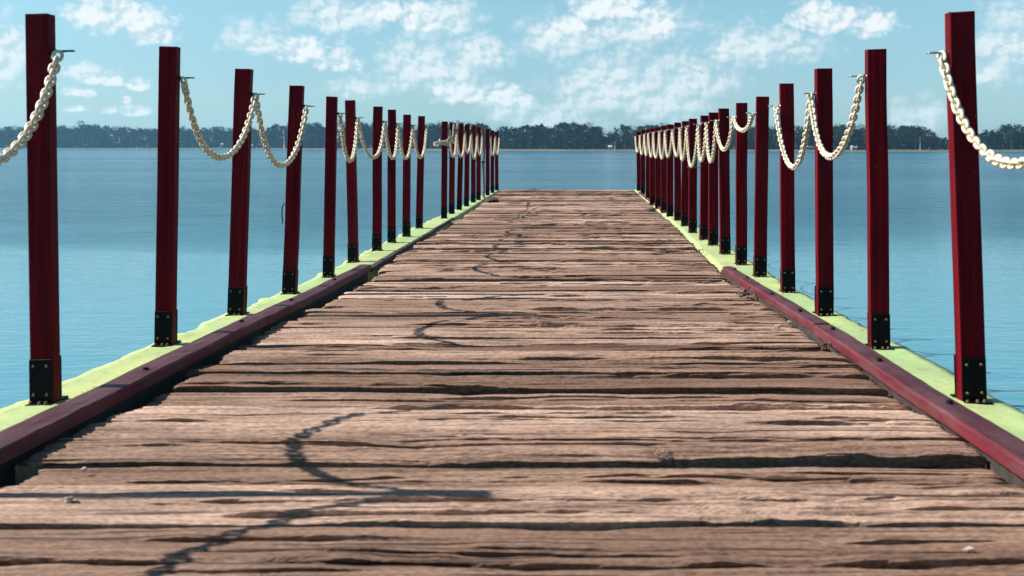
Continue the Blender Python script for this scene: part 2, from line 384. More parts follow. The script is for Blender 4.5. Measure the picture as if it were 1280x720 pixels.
        Zs = np.concatenate([Z[:, :1] - depth, Z[:, :1] - depth * .45, Z, Z[:, -1:] - depth * .5, Z[:, -1:] - depth], 1)
        capl = np.stack([Xs[0] + .004, Ys[0], np.full_like(Xs[0], Zs[0].min())], -1); capr = np.stack([Xs[-1] - .004, Ys[-1], np.full_like(Xs[0], Zs[-1].min())], -1)
        P = np.stack([Xs, Ys, Zs], -1)
        P = np.concatenate([capl[None], P, capr[None]], 0)
        nu, nv = P.shape[:2]
        VV.append(P.reshape(-1, 3)); FF.append(grid_faces(nu, nv, nb)); nb += nu * nv
        tone = np.clip(rng.uniform(0.12, 0.95) + (fbm(P[..., 0] * 1.1, P[..., 1] * 6, sd + 81, 3) - .5) * 0.5, 0, 1)
        TT.append(tone.ravel())
    me = np_mesh('deck', np.vstack(VV), np.vstack(FF), False)
    a = me.attributes.new('tone', 'FLOAT', 'POINT'); a.data.foreach_set('value', np.concatenate(TT).astype(np.float32))
    return to_pier(me)
deck = link('plank_deck', build_deck(), M['deck'], pier)

def build_beam(side):
    ys = np.concatenate([np.arange(-1.2, 9, 0.03), np.arange(9, END + .12, 0.06)]); n = len(ys)
    inn = itp(LIN if side < 0 else RIN, ys); out = itp(LOUT if side < 0 else ROUT, ys)
    o = (fbm(ys * 3.1, ys * 0, 5 + side, 4) - .5) * 0.022 + np.clip(fbm(ys * 2.7, ys * 0, 90 + side, 5) - .60, 0, 1) * -0.16 + (vn(ys * 22, ys * 0, 9) - .5) * .008
    out = out + side * o
    inn = inn + (fbm(ys * 2.2, ys * 0 + 4, 15 + side, 3) - .5) * 0.014
    t = beam_top(ys)
    nt_ = 9; rows = []
    rows.append(np.stack([out - side * .03, ys, t - .30], -1)); rows.append(np.stack([out + side * .004, ys, t - .05], -1))
    for q in range(nt_):
        f = q / (nt_ - 1); x = out + (inn - out) * f
        z = t + (fbm(ys * 9, x * 18, 33, 4) - .5) * .014
        e = np.exp(-f / .06); z = z - e * (.003 + .05 * np.clip(fbm(ys * 5, ys * 0, 77 + side, 3) - .5, 0, 1))
        if q == nt_ - 1: z = z - .004
        rows.append(np.stack([x, ys, z], -1))
    rows.append(np.stack([inn, ys, t - .05], -1)); rows.append(np.stack([inn, ys, t - .30], -1)); rows.append(np.stack([out - side * .03, ys, t - .30], -1))
    P = np.stack(rows, 1)
    f = grid_faces(n, P.shape[1])
    if side > 0: f = f[:, ::-1]
    c = P.reshape(-1, 3)
    # end caps as fans
    nv = P.shape[1]
    cap = [];  V = [c, P[0].mean(0)[None], P[-1].mean(0)[None]]
    for j in range(nv - 1):
        cap.append((len(c), j, j + 1, len(c))); 
    me = np_mesh('beam', c, f)
    bm = bmesh.new(); bm.from_mesh(me); bm.verts.ensure_lookup_table()
    bm.faces.new([bm.verts[j] for j in range(nv - 1)]); bm.faces.new([bm.verts[(n - 1) * nv + j] for j in range(nv - 1)])
    bmesh.ops.recalc_face_normals(bm, faces=bm.faces[:]); bm.to_mesh(me); bm.free()
    return to_pier(me)
for sd in (-1, 1): link('edge_beam', build_beam(sd), M['green'], pier)

def build_gap_shade(side):  # dark strips added to paint the shade in the gap inside each beam
    t_ = LIN if side < 0 else RIN
    for a, b_ in ((-1.2, 3.6), (3.604, 7.05)):
        ys = np.arange(a, b_ + .001, .12); inn = itp(t_, ys); o = inn - side * .011; e = inn + side * .045; tp = beam_top(ys) + .004
        P = np.stack([np.stack([o, ys, tp - .26], -1), np.stack([o, ys, tp], -1), np.stack([e, ys, tp], -1), np.stack([e, ys, tp - .26], -1)], 1)
        me = np_mesh('gap_shade', P.reshape(-1, 3), grid_faces(len(ys), 4, 0, True), False)
        bm = bmesh.new(); bm.from_mesh(me); bm.verts.ensure_lookup_table(); bm.faces.new(bm.verts[:4]); bm.faces.new(bm.verts[-4:])
        bmesh.ops.recalc_face_normals(bm, faces=bm.faces[:]); bm.to_mesh(me); bm.free()
        link('gap_shade_strip', to_pier(me), M['wood_shade'], pier)
build_gap_shade(-1); build_gap_shade(1)
def build_kerb(x_in, x_out, ya, yb_, thick=0.042, rise=0.046, wob=0.004, seed=0):
    ys = np.arange(ya, yb_, 0.04); n = len(ys)
    top = CAM_Z - hb(ys) + rise + (fbm(ys * 1.3, ys * 0, seed, 3) - .5) * .010
    xi = np.interp(ys, [ya, yb_], x_in) + (fbm(ys * 2, ys * 0, seed + 3, 3) - .5) * wob * 2; xo = np.interp(ys, [ya, yb_], x_out) + (fbm(ys * 2, ys * 0, seed + 4, 3) - .5) * wob
    sg = np.sign(x_in[0] - x_out[0]); b = .006
    nz = lambda s, a: (fbm(ys * 14, ys * 0 + s, seed + s, 3) - .5) * a
    prof = [(xo, top - thick), (xo, top - b), (xo + sg * b, top + nz(1, .003)), ((xo + xi) / 2, top + .001 + nz(2, .004)), (xi - sg * b, top - .002 + nz(3, .006)), (xi + nz(5, .004), top - b - .003 + nz(4, .006)), (xi - sg * .001 + nz(6, .005), top - thick)]
    P = np.stack([np.stack([x, ys, z], -1) for x, z in prof], 1); nv = P.shape[1]
    me = np_mesh('kerb', P.reshape(-1, 3), grid_faces(n, nv, 0, True), smooth=False)
    bm = bmesh.new(); bm.from_mesh(me); bm.verts.ensure_lookup_table()
    bm.faces.new([bm.verts[j] for j in range(nv)]); bm.faces.new([bm.verts[(n - 1) * nv + j] for j in range(nv)])
    bmesh.ops.recalc_face_normals(bm, faces=bm.faces[:]); bm.to_mesh(me); bm.free()
    return to_pier(me)
def bolt_mesh(r=.006, h=.004):
    bm = bmesh.new(); bmesh.ops.create_cone(bm, cap_ends=True, segments=10, radius1=r, radius2=r * .75, depth=h)
    for v in bm.verts: v.co.z += h / 2
    return bm_mesh('bolt', bm)
BM_K = bolt_mesh(.011, .008); BM_P = bolt_mesh(.0050, .004)
BM_K.materials.append(M['black']); BM_P.materials.append(M['bolt'])
def kerb_bolts(k, xi, xo, ys, rise=.046):
    for y in ys:
        b = link('bolt', BM_K, None, k); b.location = ((xi + xo) / 2 + random.uniform(-.012, .012), y, CAM_Z - float(hb(y)) + rise + .0025 - (CAM_Z - .79))
KR = [(-1, (-1.362, -1.366), (-1.462, -1.460), -1.2, 4.52, .050, 3), (-1, (-1.372, -1.385), (-1.464, -1.468), 4.53, 6.95, .046, 5),
      (1, (1.040, 1.034), (1.125, 1.120), -1.2, 4.27, .050, 7), (1, (1.046, 1.040), (1.122, 1.112), 4.29, 6.85, .047, 9)]
for sdd, xi, xo, a, b_, rise, seed in KR:
    k = link('kerb_rail', build_kerb(xi, xo, a, b_, .04, rise, .004, seed), M['kerb'], pier)
    kerb_bolts(k, xi[0], xo[0], {3: [1.1, 2.4, 3.3, 4.3], 5: [5.05, 6.0], 7: [1.2, 2.84, 3.45, 4.1], 9: [4.65, 5.3, 6.1, 6.6]}[seed], rise)
# broken kerb strip farther out at right; dark strip painting gap shade at left
k = link('kerb_rail', build_kerb((1.235, 1.292), (1.270, 1.322), 13.2, 18.9, .035, .030, .012, 21), M['kerb'], pier)
k['label'] = 'split reddish strip of kerb left at the far right edge'
k = link('kerb_rail', build_kerb((-1.392, -1.41), (-1.44, -1.45), 7.0, 12.2, .03, .016, .012, 27), M['wood_shade'], pier)  # dark strip added in place of shade in the deck-edge gap
k['label'] = 'dark strip standing for the shaded gap along the left deck edge'
# bracket below the near right kerb
bm = bmesh.new(); bm_box(bm, 1.035, 1.075, 2.235, 2.25, CAM_Z - .815, CAM_Z - .735, .002); bm_box(bm, 1.005, 1.06, 2.236, 2.251, CAM_Z - .782, CAM_Z - .775, .002)
link('kerb_bracket', to_pier(bm_mesh('bracket', bm)), M['red'], pier)
# joists, cross-heads and piles that carry the deck
for x in (-1.15, -0.4, 0.35, 0.98):
    bm = bmesh.new()
    ysj = [-1.15, 3.0, 7.0, 13.0, END]
    for a, b_ in zip(ysj[:-1], ysj[1:]):
        za = min(float(deck_z(a)), float(deck_z(b_))) - .125
        bm_box(bm, x - .06, x + .06, a + .004, b_ - .004, za - .16, za, .006, 1)
    link('joist', to_pier(bm_mesh('joist', bm)), M['timber'], pier)
for y in (-0.6, 3.4, 7.6, 11.8, 16.0, 19.9):
    zt = float(beam_top(y)) - .39
    bm = bmesh.new(); bm_box(bm, -1.75, 1.45, y - .13, y + .13, zt - .28, zt + .085, .015, 1)
    link('cross_head', to_pier(bm_mesh('crosshead', bm)), M['concrete'], pier)
    for x in (-1.45, 1.2):
        bm = bmesh.new(); bmesh.ops.create_cone(bm, cap_ends=True, segments=20, radius1=.15, radius2=.15, depth=zt - .285 + 1.4)
        for v in bm.verts: v.co = Vector((v.co.x + x, v.co.y + y, v.co.z + (zt - .285 - 1.4) / 2))
        link('pile', to_pier(bm_mesh('pile', bm, False)), M['concrete'], pier)

# ------------------------------------------------------------------ posts
ORD = ['zeroth', 'nearest', 'second', 'third', 'fourth', 'fifth', 'sixth', 'seventh', 'eighth', 'ninth', 'tenth', 'eleventh', 'twelfth', 'thirteenth', 'fourteenth', 'fifteenth', 'sixteenth', 'seventeenth', 'eighteenth', 'nineteenth']
# base px, top px, top row, bottom row, width, depth into the picture (m)
LP = [(57, 49, 18, 503, .089), (207, 212, 58, 430, .086), (296, 305, 86, 393, .092), (362, 371, 107, 367, .092), (410.5, 415, 121, 346, .084), (441.5, 437.5, 125, 327, .085),
      (471, 472.5, 133, 313, .088), (489.5, 490, 137, 303, .085), (508, 509, 143.5, 296, .085), (524, 527, 145, 285, .085),
      (555, 556, 152, 273, .085), (564.5, 565.5, 153, 267, .085), (574, 576.5, 154, 262, .085), (583, 584.5, 155, 257.5, .085), (591.5, 592, 157, 253, .085), (598, 598.5, 159, 250, .085),
      (609.5, 609.5, 161.5, 244, .085), (615.5, 615.5, 163, 241, .085), (621, 620.5, 164.5, 238, .085)]
RP = [(1214, 1199, 15, 500, .077), (1099, 1095, 62, 435, .075), (1030.5, 1028.5, 86, 393, .078), (985, 983, 104, 365, .078), (950, 953, 121, 346, .082), (926.5, 927, 129, 331, .080),
      (906.5, 904.5, 136, 318, .082), (891.5, 892, 141, 307, .082), (880, 881, 145, 300, .080), (866, 866, 149, 291.5, .080), (856, 857, 152, 283, .080), (847, 847, 153.5, 276, .080),
      (837.5, 837.5, 156, 271, .080), (830, 830, 157.5, 266, .080), (822.5, 822, 159.5, 261, .080), (815.5, 815.5, 161, 256.5, .080), (810, 810, 162, 249, .08), (803.5, 804, 162.5, 243, .080), (798.5, 798, 164.5, 238.5, .080)]
def post_from_px(p):
    xb, xt, yt, yb_, w = p
    # depth: the base must lie on the beam top; H follows from the top row
    z = 1244 * 1.2 / (yb_ - yt)
    if xb < VX: w -= .019 if xb < 100 else .015
    for _ in range(3): z = 0.5 * z + 0.5 * F * float(hb(z)) / (yb_ - VY)
    X = (xb - VX) * z / F; H = (yb_ - yt) * z / F; lean = (xt - xb) * z / F
    return dict(x=X, y=z, H=H, lean=lean, w=w)
LPS = [post_from_px(p) for p in LP]; RPS = [post_from_px(p) for p in RP]
LPS = [dict(x=-1.62, y=1.36, H=1.20, lean=0, w=.088), dict(x=-1.62, y=2.20, H=1.20, lean=0.015, w=.088)] + LPS
RPS = [dict(x=1.245, y=2.18, H=1.20, lean=-.01, w=.078)] + RPS
DEPTH = .047
def plate_meshes(w):
    bm = bmesh.new(); bm_box(bm, -w / 2 + .001, w / 2 - .001, -DEPTH / 2 - .0065, -DEPTH / 2 - .0005, .006, .138, .0012, 1)
    bm_box(bm, -w / 2 - .001, w / 2 + .008, -DEPTH / 2 - .030, -DEPTH / 2 - .0068, -.004, .005, .001, 1)
    bm_box(bm, -w / 2 - .001, w / 2 + .001, DEPTH / 2 + .0005, DEPTH / 2 + .0065, .006, .138, .0012, 1)
    bm_box(bm, -w / 2 - .004, w / 2 + .004, DEPTH / 2 + .0068, DEPTH / 2 + .040, -.004, .005, .001, 1)
    return bm_mesh('plate', bm)
def hook_mesh(side):
    # screw-eye rod leaving the inner face: collar, shank and a small open eye
    s = -side
    bm = bmesh.new()
    V, fs, caps = tube_arrays([(0, 0, 0), (s * .012, 0, 0)], .008, 10)
    def put(V, fs, caps):
        vs = [bm.verts.new(tuple(v)) for v in V]
        for f in list(fs) + (list(caps) if caps is not None else []):
            try: bm.faces.new([vs[int(i)] for i in f])
            except ValueError: pass
    put(V, fs, caps)
    put(*tube_arrays([(s * .011, 0, 0), (s * .03, 0, 0), (s * .05, 0, .001)], .0035, 8))
    a = np.linspace(0, 2 * np.pi, 15)[:-1]
    put(*tube_arrays(np.stack([s * (.058 - .009 * np.cos(a)), .009 * np.sin(a), 0 * a + .001], -1), .0026, 6, True))
    return bm_mesh('hook', bm, True)
HOOK = {-1: hook_mesh(-1), 1: hook_mesh(1)}
HOOK[-1].materials.append(M['wire']); HOOK[1].materials.append(M['steel'])
HK = 1.083
def make_post(p, side, label, group, hook=True, detail=True, idx=0):
    t = empty('wooden_post', (p['x'], p['y'], float(beam_top(p['y']))), label, 'post', group)
    a = math.atan2(p['lean'], p['H']); t.rotation_euler = (random.uniform(-.006, .006), a, random.uniform(-.05, .05) if p['y'] > 3.5 else 0)
    bm = bmesh.new(); bm_box(bm, -p['w'] / 2, p['w'] / 2, -DEPTH / 2, DEPTH / 2, -.002, p['H'], .0028, 2)
    # slight hand-sawn irregularity
    bmesh.ops.subdivide_edges(bm, edges=[e for e in bm.edges if abs(e.verts[0].co.z - e.verts[1].co.z) > .5], cuts=14)
    for v in bm.verts:
        if .02 < v.co.z < p['H'] - .02:
            q = Vector((0, v.co.z * 3.1, idx * 7.3)); v.co.x += (vn(v.co.z * 3, idx * 9.1) - .5) * .005; v.co.y += (vn(v.co.z * 2.3, idx * 4.7 + 3) - .5) * .004
    for v in bm.verts:
        if v.co.z > p['H'] - .02: v.co.z += v.co.x * random.choice([-.03, .0, .03])
    link('shaft', bm_mesh('shaft', bm), M['red'], t)
    pl = link('base_plate', plate_meshes(p['w']), M['black'], t)
    if detail:
        for sx in (-1, 1):
            for z in (.030, .117):
                b = link('bolt', BM_P, None, pl); b.location = (sx * p['w'] * .29, -DEPTH / 2 - .0064, z); b.rotation_euler = (math.pi / 2, 0, 0)
        for sx in (-.9, .1, .8):
            b = link('bolt', BM_P, None, pl); b.location = (sx * p['w'] * .4, -DEPTH / 2 - .018, .0045); b.scale = (1.1, 1.1, 2)
    if hook:
        h = link('hook', HOOK[side], None, t); h.location = (-side * (p['w'] / 2 - .001), 0, min(HK, p['H'] - .05)); h.rotation_euler = (0, 0, random.uniform(-.15, .15))
    p['obj'] = t
    hx = -side * (p['w'] / 2 + .022)
    p['hook'] = np.array([p['x'] + hx + math.sin(a) * HK, p['y'], float(beam_top(p['y'])) + min(HK, p['H'] - .05) * math.cos(a) - .004])
    return t
desc_l = {1: 'largest in the left row, leaning slightly left', 3: 'leaning right', 4: 'with a loose wire', 5: 'slightly leaning', 6: 'leaning left'}
def ordl(i): return ORD[i]
for i, p in enumerate(LPS):
    n = i - 1
    if i == 0: lab = 'dark red post beside the viewer at left, seen only by its chain shadow'
    elif i == 1: lab = 'dark red post off the left edge casting the bold shadow across the foreground planks'
    else:
        lab = f'dark red post, {ordl(n)} from near end of left row' if n > 1 else 'dark red square post nearest the viewer in the left row'
        if n in desc_l and n > 1: lab += ', ' + desc_l[n]
        if n == 11: lab += ', knotted with rope'
        if n == 19: lab = 'dark red square post at the far end of the left row, nineteenth out'
    make_post(p, -1, lab, 'dark red posts along the pier edges', True, p['y'] < 12, i + 3)
desc_r = {2: 'tall and plain', 3: 'between two chains', 5: 'leaning right'}
for i, p in enumerate(RPS):
    n = i
    if i == 0: lab = 'dark red post off the right edge holding the near end of a chain'
    else:
        lab = f'dark red post, {ordl(n)} from near end of right row' if n > 1 else 'dark red square post nearest the viewer in the right row, sunlit left side'
        if n in desc_r and n > 1: lab += ', ' + desc_r[n]
        if n == 19: lab = 'dark red square post at the far end of the right row, nineteenth out'
    make_post(p, 1, lab, 'dark red posts along the pier edges', True, p['y'] < 12, i + 40)
# loose wire on the left side of the fourth left post
p4 = LPS[5]
w = link('loose_wire', tube_mesh('loose_wire', [(-.046, -.01, .52), (-.056, -.012, .50), (-.058, -.012, .46), (-.052, -.012, .42), (-.055, -.012, .40)], .0035, 6), M['wire'], p4['obj'])

# ------------------------------------------------------------------ chains
PITCH = .0224
def link_arrays(na, nr, wr=.0052):
    a = np.arange(na) / na * 2 * np.pi
    r, st = .0124, .0040
    pts = np.stack([np.cos(a) * r + st * np.sign(np.round(np.cos(a), 6)), np.sin(a) * r, a * 0], -1)
    V, f, _ = tube_arrays_xy(pts, wr, nr)
    return V, f
def tube_arrays_xy(P, r, ns):
    n = len(P); T = np.roll(P, -1, 0) - np.roll(P, 1, 0); T /= np.linalg.norm(T, axis=1, keepdims=True)
    B = np.array([0, 0, 1.0]); Nn = np.cross(T, B); a = np.arange(ns) / ns * 2 * np.pi
    V = (P[:, None, :] + r * (np.cos(a)[None, :, None] * Nn[:, None, :] + np.sin(a)[None, :, None] * B)).reshape(-1, 3)
    fs = grid_faces(n, ns, 0, True); j = np.arange(ns); j2 = (j + 1) % ns
    return V, np.vstack([fs, np.stack([(n - 1) * ns + j, j, j2, (n - 1) * ns + j2], -1)]), None
LV, LF = link_arrays(16, 8); LINK = np_mesh('link', LV, LF); LINK.materials.append(M['cream'])
LV2, LF2 = link_arrays(10, 5, .0056)
def hang(a, b, low, swing=0.0):
    """points of a hanging chain from a to b whose lowest point is at height low"""
    a, b = np.array(a), np.array(b)
    t = np.linspace(0, 1, 400)
    za, zb_ = a[2] - low, b[2] - low
    tl = math.sqrt(za) / (math.sqrt(za) + math.sqrt(zb_))
    k = 2.2
    f = lambda d: (np.cosh(k * d) - 1) / (np.cosh(k) - 1)
    z = np.where(t < tl, low + za * f((tl - t) / tl), low + zb_ * f((t - tl) / (1 - tl)))
    P = a[None] + (b - a)[None] * t[:, None]; P[:, 2] = z
    P[:, 0] += swing * np.sin(np.pi * t)
    return P
def chain_frames(P, pitch):
    d = np.r_[0, np.cumsum(np.linalg.norm(np.diff(P, axis=0), axis=1))]
    n = max(6, int(round(d[-1] / pitch))); s = (np.arange(n) + .5) / n * d[-1]
    C = np.stack([np.interp(s, d, P[:, i]) for i in range(3)], -1)
    e = d[-1] / n * .5
    T = np.stack([np.interp(s + e, d, P[:, i]) - np.interp(s - e, d, P[:, i]) for i in range(3)], -1); T /= np.linalg.norm(T, axis=1, keepdims=True)
    return C, T
def make_chain(pa, pb, low_px, label, indiv, side, roll0=0.3, phase=0, group='cream chains hanging between the pier posts'):
    a, b = pa['hook'], pb['hook']
    ym = (a[1] + b[1]) / 2; low = CAM_Z + (VY - low_px) * ym / F
    P = hang(a, b, low, random.uniform(-.012, .012))
    C, T = chain_frames(P, PITCH)
    root = empty('chain', tuple(a), label, 'chain', group)
    arr = []
    for i in range(len(C)):
        t = T[i]; x = np.array([1.0, 0, 0]); nrm = x - t * (x @ t); nrm /= np.linalg.norm(nrm); bn = np.cross(t, nrm)
        ang = roll0 + math.pi / 2 * (i % 2) + random.uniform(-.16, .16) + .25 * math.sin(i * .23 + phase)
        n2 = math.cos(ang) * nrm + math.sin(ang) * bn; b2 = np.cross(t, n2)
        R = np.stack([t, n2, b2], 1)   # link local x along the chain
        pos = C[i] - a
        if indiv:
            o = link('link', LINK, None, root)
            m4 = Matrix([[*R[0], pos[0]], [*R[1], pos[1]], [*R[2], pos[2]], [0, 0, 0, 1]]); o.matrix_local = m4
        else: arr.append((LV2 @ R.T + pos, LF2))
    if not indiv:
        V, Q = join_arrays(arr); link('link_strand', np_mesh('link_strand', V, Q), M['cream'], root)
    return root
# lowest row of each chain in the photo: index of the nearer post -> row
LC = {0: 240, 1: 207, 3: 197, 4: 207, 6: 201, 7: 197, 8: 198, 9: 198, 10: 197, 12: 196, 13: 196, 14: 191, 15: 198, 16: 194, 18: 194, 19: 193}
for i, low in LC.items():
    n = i - 1
    if i + 1 >= len(LPS): continue
    if i == 0: lab = 'cream chain off the left edge whose shadow lies at the bottom of the foreground planks'
    elif i == 1: lab = 'cream chain running off the left edge in front of the nearest left post'
    else: lab = f'cream plastic chain hanging between the {ordl(n)} and {ordl(n+1)} posts of the left row'
    if i == 16:
        lab = 'cream chain hanging between the sixteenth left post and the far rusty pole end'
    make_chain(LPS[i], LPS[i + 1], low, lab, i <= 8, -1, .35, i)
RC = {0: 205, 2: 196, 3: 209, 5: 163, 6: 187, 7: 202, 8: 201, 9: 208, 10: 200, 11: 195, 12: 196, 13: 198, 14: 197, 15: 196, 16: 194, 17: 193, 18: 190}
for i, low in RC.items():
    if i == 0: lab = 'cream chain running off the right edge from the nearest right post'
    else: lab = f'cream plastic chain hanging between the {ordl(i)} and {ordl(i+1)} posts of the right row'
    if i == 5: lab = 'short shallow cream chain between the fifth and sixth posts of the right row'
    make_chain(RPS[i], RPS[i + 1], low, lab, i <= 7, 1, .25, i + 2)

# ------------------------------------------------------------------ odds and ends on the pier
def at(px, py, lift=0.0):
    y = 5.0
    for _ in range(40): y = .5 * y + .5 * F * (float(hb(y)) + .004 - lift) / (py - VY)
    return np.array([(px - VX) * y / F, y, CAM_Z - float(hb(y)) - .004 + lift])
# knotted bundle round the eleventh left post
p11 = LPS[12]; cz = float(beam_top(p11['y'])) + .93
kn = empty('rope_knot', (p11['x'], p11['y'], cz), 'tangled knot of frayed cream rope tied round the eleventh left post', 'rope')
rng = np.random.RandomState(4)
for q in range(3):
    a = np.linspace(0, 2 * np.pi, 25)[:-1]
    pts = np.stack([np.sign(np.cos(a)) * np.minimum(abs(np.cos(a)) * .075, .052), np.sign(np.sin(a)) * np.minimum(abs(np.sin(a)) * .06, .040), (q - 1) * .022 + .012 * np.sin(a * 2 + q)], -1)
    link('rope_turn', tube_mesh('rope_turn', pts, .012, 7, True), M['rope'], kn)
pts = []
for q in range(60):
    c = np.array([-.075, -.04, -.02]); pts.append(c + rng.normal(0, 1, 3) * np.array([.04, .022, .032]))
pts = np.array(pts); pts = np.array([np.convolve(pts[:, i], [.25, .5, .25], 'same') for i in range(3)]).T[1:-1]
pts = np.stack([np.interp(np.linspace(0, len(pts) - 1, 220), np.arange(len(pts)), pts[:, i]) for i in range(3)], -1)
link('tangle', tube_mesh('tangle', pts, .009, 6), M['rope'], kn)
pts = np.stack([np.linspace(.045, .10, 20), np.linspace(-.02, .18, 20), -.03 + .07 * np.sin(np.linspace(0, 3, 20)) + .02], -1)
link('rope_tail', tube_mesh('rope_tail', pts, .018, 7), M['rope'], kn)
pts = np.stack([np.linspace(.09, .095, 20), np.linspace(.18, .30, 20), np.linspace(.02, .24, 20)], -1)
link('rope_tail', tube_mesh('rope_tail', pts, .020, 7), M['rust'], kn)
# rusty pole in the gap of the left row, with two stubs
py = 17.2; pz = float(beam_top(py)); prx = (604.3 - VX) * py / F
pole = empty('rusty_pole', (prx, py, pz), 'thin rusty mottled pole standing among the far posts of the left row', 'pole')
pts = np.array([(.0, 0, -.0), (.004, 0, .25), (-.006, 0, .5), (.008, 0, .75), (-.010, 0, 1.0), (-.014, 0, 1.20)])
link('pipe', tube_mesh('pipe', pts, [.026, .022, .024, .020, .026, .024], 10), M['rust'], pole)
for hz in (1.13, .63):
    link('stub_bar', tube_mesh('stub_bar', [(-.165, -.01, hz), (-.01, -.005, hz + .004)], .011, 7), M['pinkbar'], pole)
link('clamp', tube_mesh('clamp', [(-.03, -.02, .615), (.03, -.02, .63)], .022, 8), M['wood_shade'], pole)
# dark wire strung low between the far left posts
pts = [LPS[i]['hook'] + np.array([-.05, 0, -.33 + .015 * math.sin(i)]) for i in range(12, 17)]
tag(link('wire_cable', tube_mesh('wire_cable', pts, .006, 6), M['wire']), 'thin dark wire strung through the far left posts below the chains', 'wire')
tag(link('wire_cable', tube_mesh('wire_cable', [RPS[9]['hook'] + np.array([.08, 0, -.42]), RPS[10]['hook'] + np.array([.08, 0, -.41]), RPS[11]['hook'] + np.array([.08, 0, -.43])], .006, 6), M['wire']), 'thin dark wire between the ninth and eleventh posts of the right row', 'wire')
def lump(name, size, seed, m, label, cat, pos, rot=0, group=None, rough=.35):
    bm = bmesh.new(); bmesh.ops.create_icosphere(bm, subdivisions=3, radius=.5)
    r = random.Random(seed); o = r.uniform(0, 50)
    for v in bm.verts:
        c = v.co.copy(); k = 1 + rough * (float(vn(c.x * 3 + o, c.y * 3 + c.z * 4.1)) - .5) * 2 + rough * .5 * (float(vn(c.z * 7 + o, c.y * 6 + c.x * 5)) - .5)
        c = Vector((max(-.4, min(.4, c.x)) * 1.2, max(-.4, min(.4, c.y)) * 1.2, max(-.38, min(.38, c.z)) * 1.2)) * k
        v.co = Vector((c.x * size[0], c.y * size[1], c.z * size[2]))
    zmin = min(v.co.z for v in bm.verts)
    for v in bm.verts: v.co.z -= zmin
    o = link(name, bm_mesh(name, bm, False), m); o.location = pos; o.rotation_euler = (0, 0, rot)
    tag(o, label, cat, group); return o
c = at(614, 254.5); lump('timber_or_shade_lump', (.20, .42, .085), 3, M['wood_shade'], 'dark lump standing for a shaded recess beside the rusty pole at left deck edge', 'wood', (c[0] - .02, c[1] + .2, c[2] - .01), .25)  # dark lump added in place of a shaded recess
c = at(814.5, 264); lump('timber_or_shade_lump', (.09, .22, .04), 9, M['wood_shade'], 'small dark wood chunk on the far right deck edge', 'wood', tuple(c), .1)
c = at(972, 411); lump('pebble', (.026, .022, .018), 5, M['pale'], 'small white pebble on planks left of the right kerb joint', 'pebble', tuple(c))
c = at(987, 404); lump('pebble', (.016, .014, .011), 6, M['pale'], 'tiny pale pebble against the right kerb above the white pebble', 'pebble', (c[0], c[1], c[2]))
c = at(905, 353); lump('pebble', (.020, .015, .012), 16, M['pale'], 'tiny white pebble near the far end of the right kerb', 'pebble', (c[0], c[1], c[2]))
c = at(86, 629); lump('stone_chip', (.016, .014, .013), 7, M['pale'], 'pinkish stone chip at a plank seam by the bold foreground shadow', 'stone', tuple(c))
c = at(105, 589); lump('stone_chip', (.010, .009, .008), 8, M['pale'], 'smallest pale stone chip on the plank below the left kerb', 'stone', tuple(c))
c = at(1212, 690); lump('stone_chip', (.022, .015, .009), 10, M['pale'], 'flat pinkish stone chip at the bottom right of the deck', 'stone', tuple(c))
def litter(px, py, sz, label, seed):
    c = at(px, py); r = np.random.RandomState(seed); V, Q = [], []
    for i in range(26):
        ctr = r.normal(0, 1, 3) * np.array([sz * .45, sz * .4, 0]) + np.array([0, 0, abs(r.normal(0, .35)) * sz + .004])
        a = r.normal(0, 1, 3); a /= np.linalg.norm(a); b = np.cross(a, r.normal(0, 1, 3)); b /= np.linalg.norm(b)
        n = np.cross(a, b); l, w_ = sz * r.uniform(.22, .5), sz * r.uniform(.08, .2)
        base = len(V) and sum(len(v) for v in V)
        V.append(np.array([ctr - a * l, ctr + b * w_ + n * w_ * .4, ctr + a * l, ctr - b * w_ + n * w_ * .4])); Q.append([base, base + 1, base + 2, base + 3])
    V = np.vstack(V); V[:, 2] = np.maximum(V[:, 2], .002)
    o = link('leaf_litter', np_mesh('leaf_litter', V, np.array(Q), False), M['leaf_dry']); o.location = tuple(c)
    tag(o, label, 'leaves')
litter(928, 371, .055, 'clump of dry brown leaves on the planks by the far right kerb', 1)
litter(1032, 437, .035, 'low scatter of dry leaves against the right kerb joint', 2)
litter(872, 318, .05, 'dry leaf scraps along the right green edge beyond the kerb', 3)

# ------------------------------------------------------------------ water, shore and far wood
def sheet(name, xs, ys, z):
    X, Y = np.meshgrid(xs, ys, indexing='ij'); P = np.stack([X, Y, np.full_like(X, z)], -1).reshape(-1, 3)
    return np_mesh(name, P, grid_faces(len(xs), len(ys)))
tag(link('lake_water', sheet('lake_water', np.linspace(-1700, 1700, 18), np.array([-150, 0, 100, 400, 800, 1500, 2150.]), 0.0), M['water']), kind='structure')
SHX = [-200, 0, 250, 330, 420, 560, 640, 700, 780, 960, 1120, 1180, 1300, 1500]
SHZ = [980, 960, 900, 820, 700, 540, 500, 480, 470, 450, 430, 430, 425, 420]
def shore_d(px): return float(np.interp(px, SHX, SHZ))
pxs = np.linspace(-1300, 2600, 420)
rows = []
for f, z in ((-4, -.6), (0, -.02), (3, .30), (10, .55), (60, .8), (200, 1.4), (1000, 2.0)):
    r = []
    for px in pxs:
        d = shore_d(px) + (fbm(px * .02, 0., 3, 3) - .5) * 14 + f
        zz = z + (.4 * float(fbm(px * .05, f * .1, 8, 3)) if f > 2 else 0)
        r.append(((px - VX) / F * d, d, zz))
    rows.append(r)
P = np.array(rows).transpose(1, 0, 2)
tag(link('far_shore', np_mesh('far_shore', P.reshape(-1, 3), grid_faces(len(pxs), 7)[:, ::-1]), M['shore']), kind='structure')

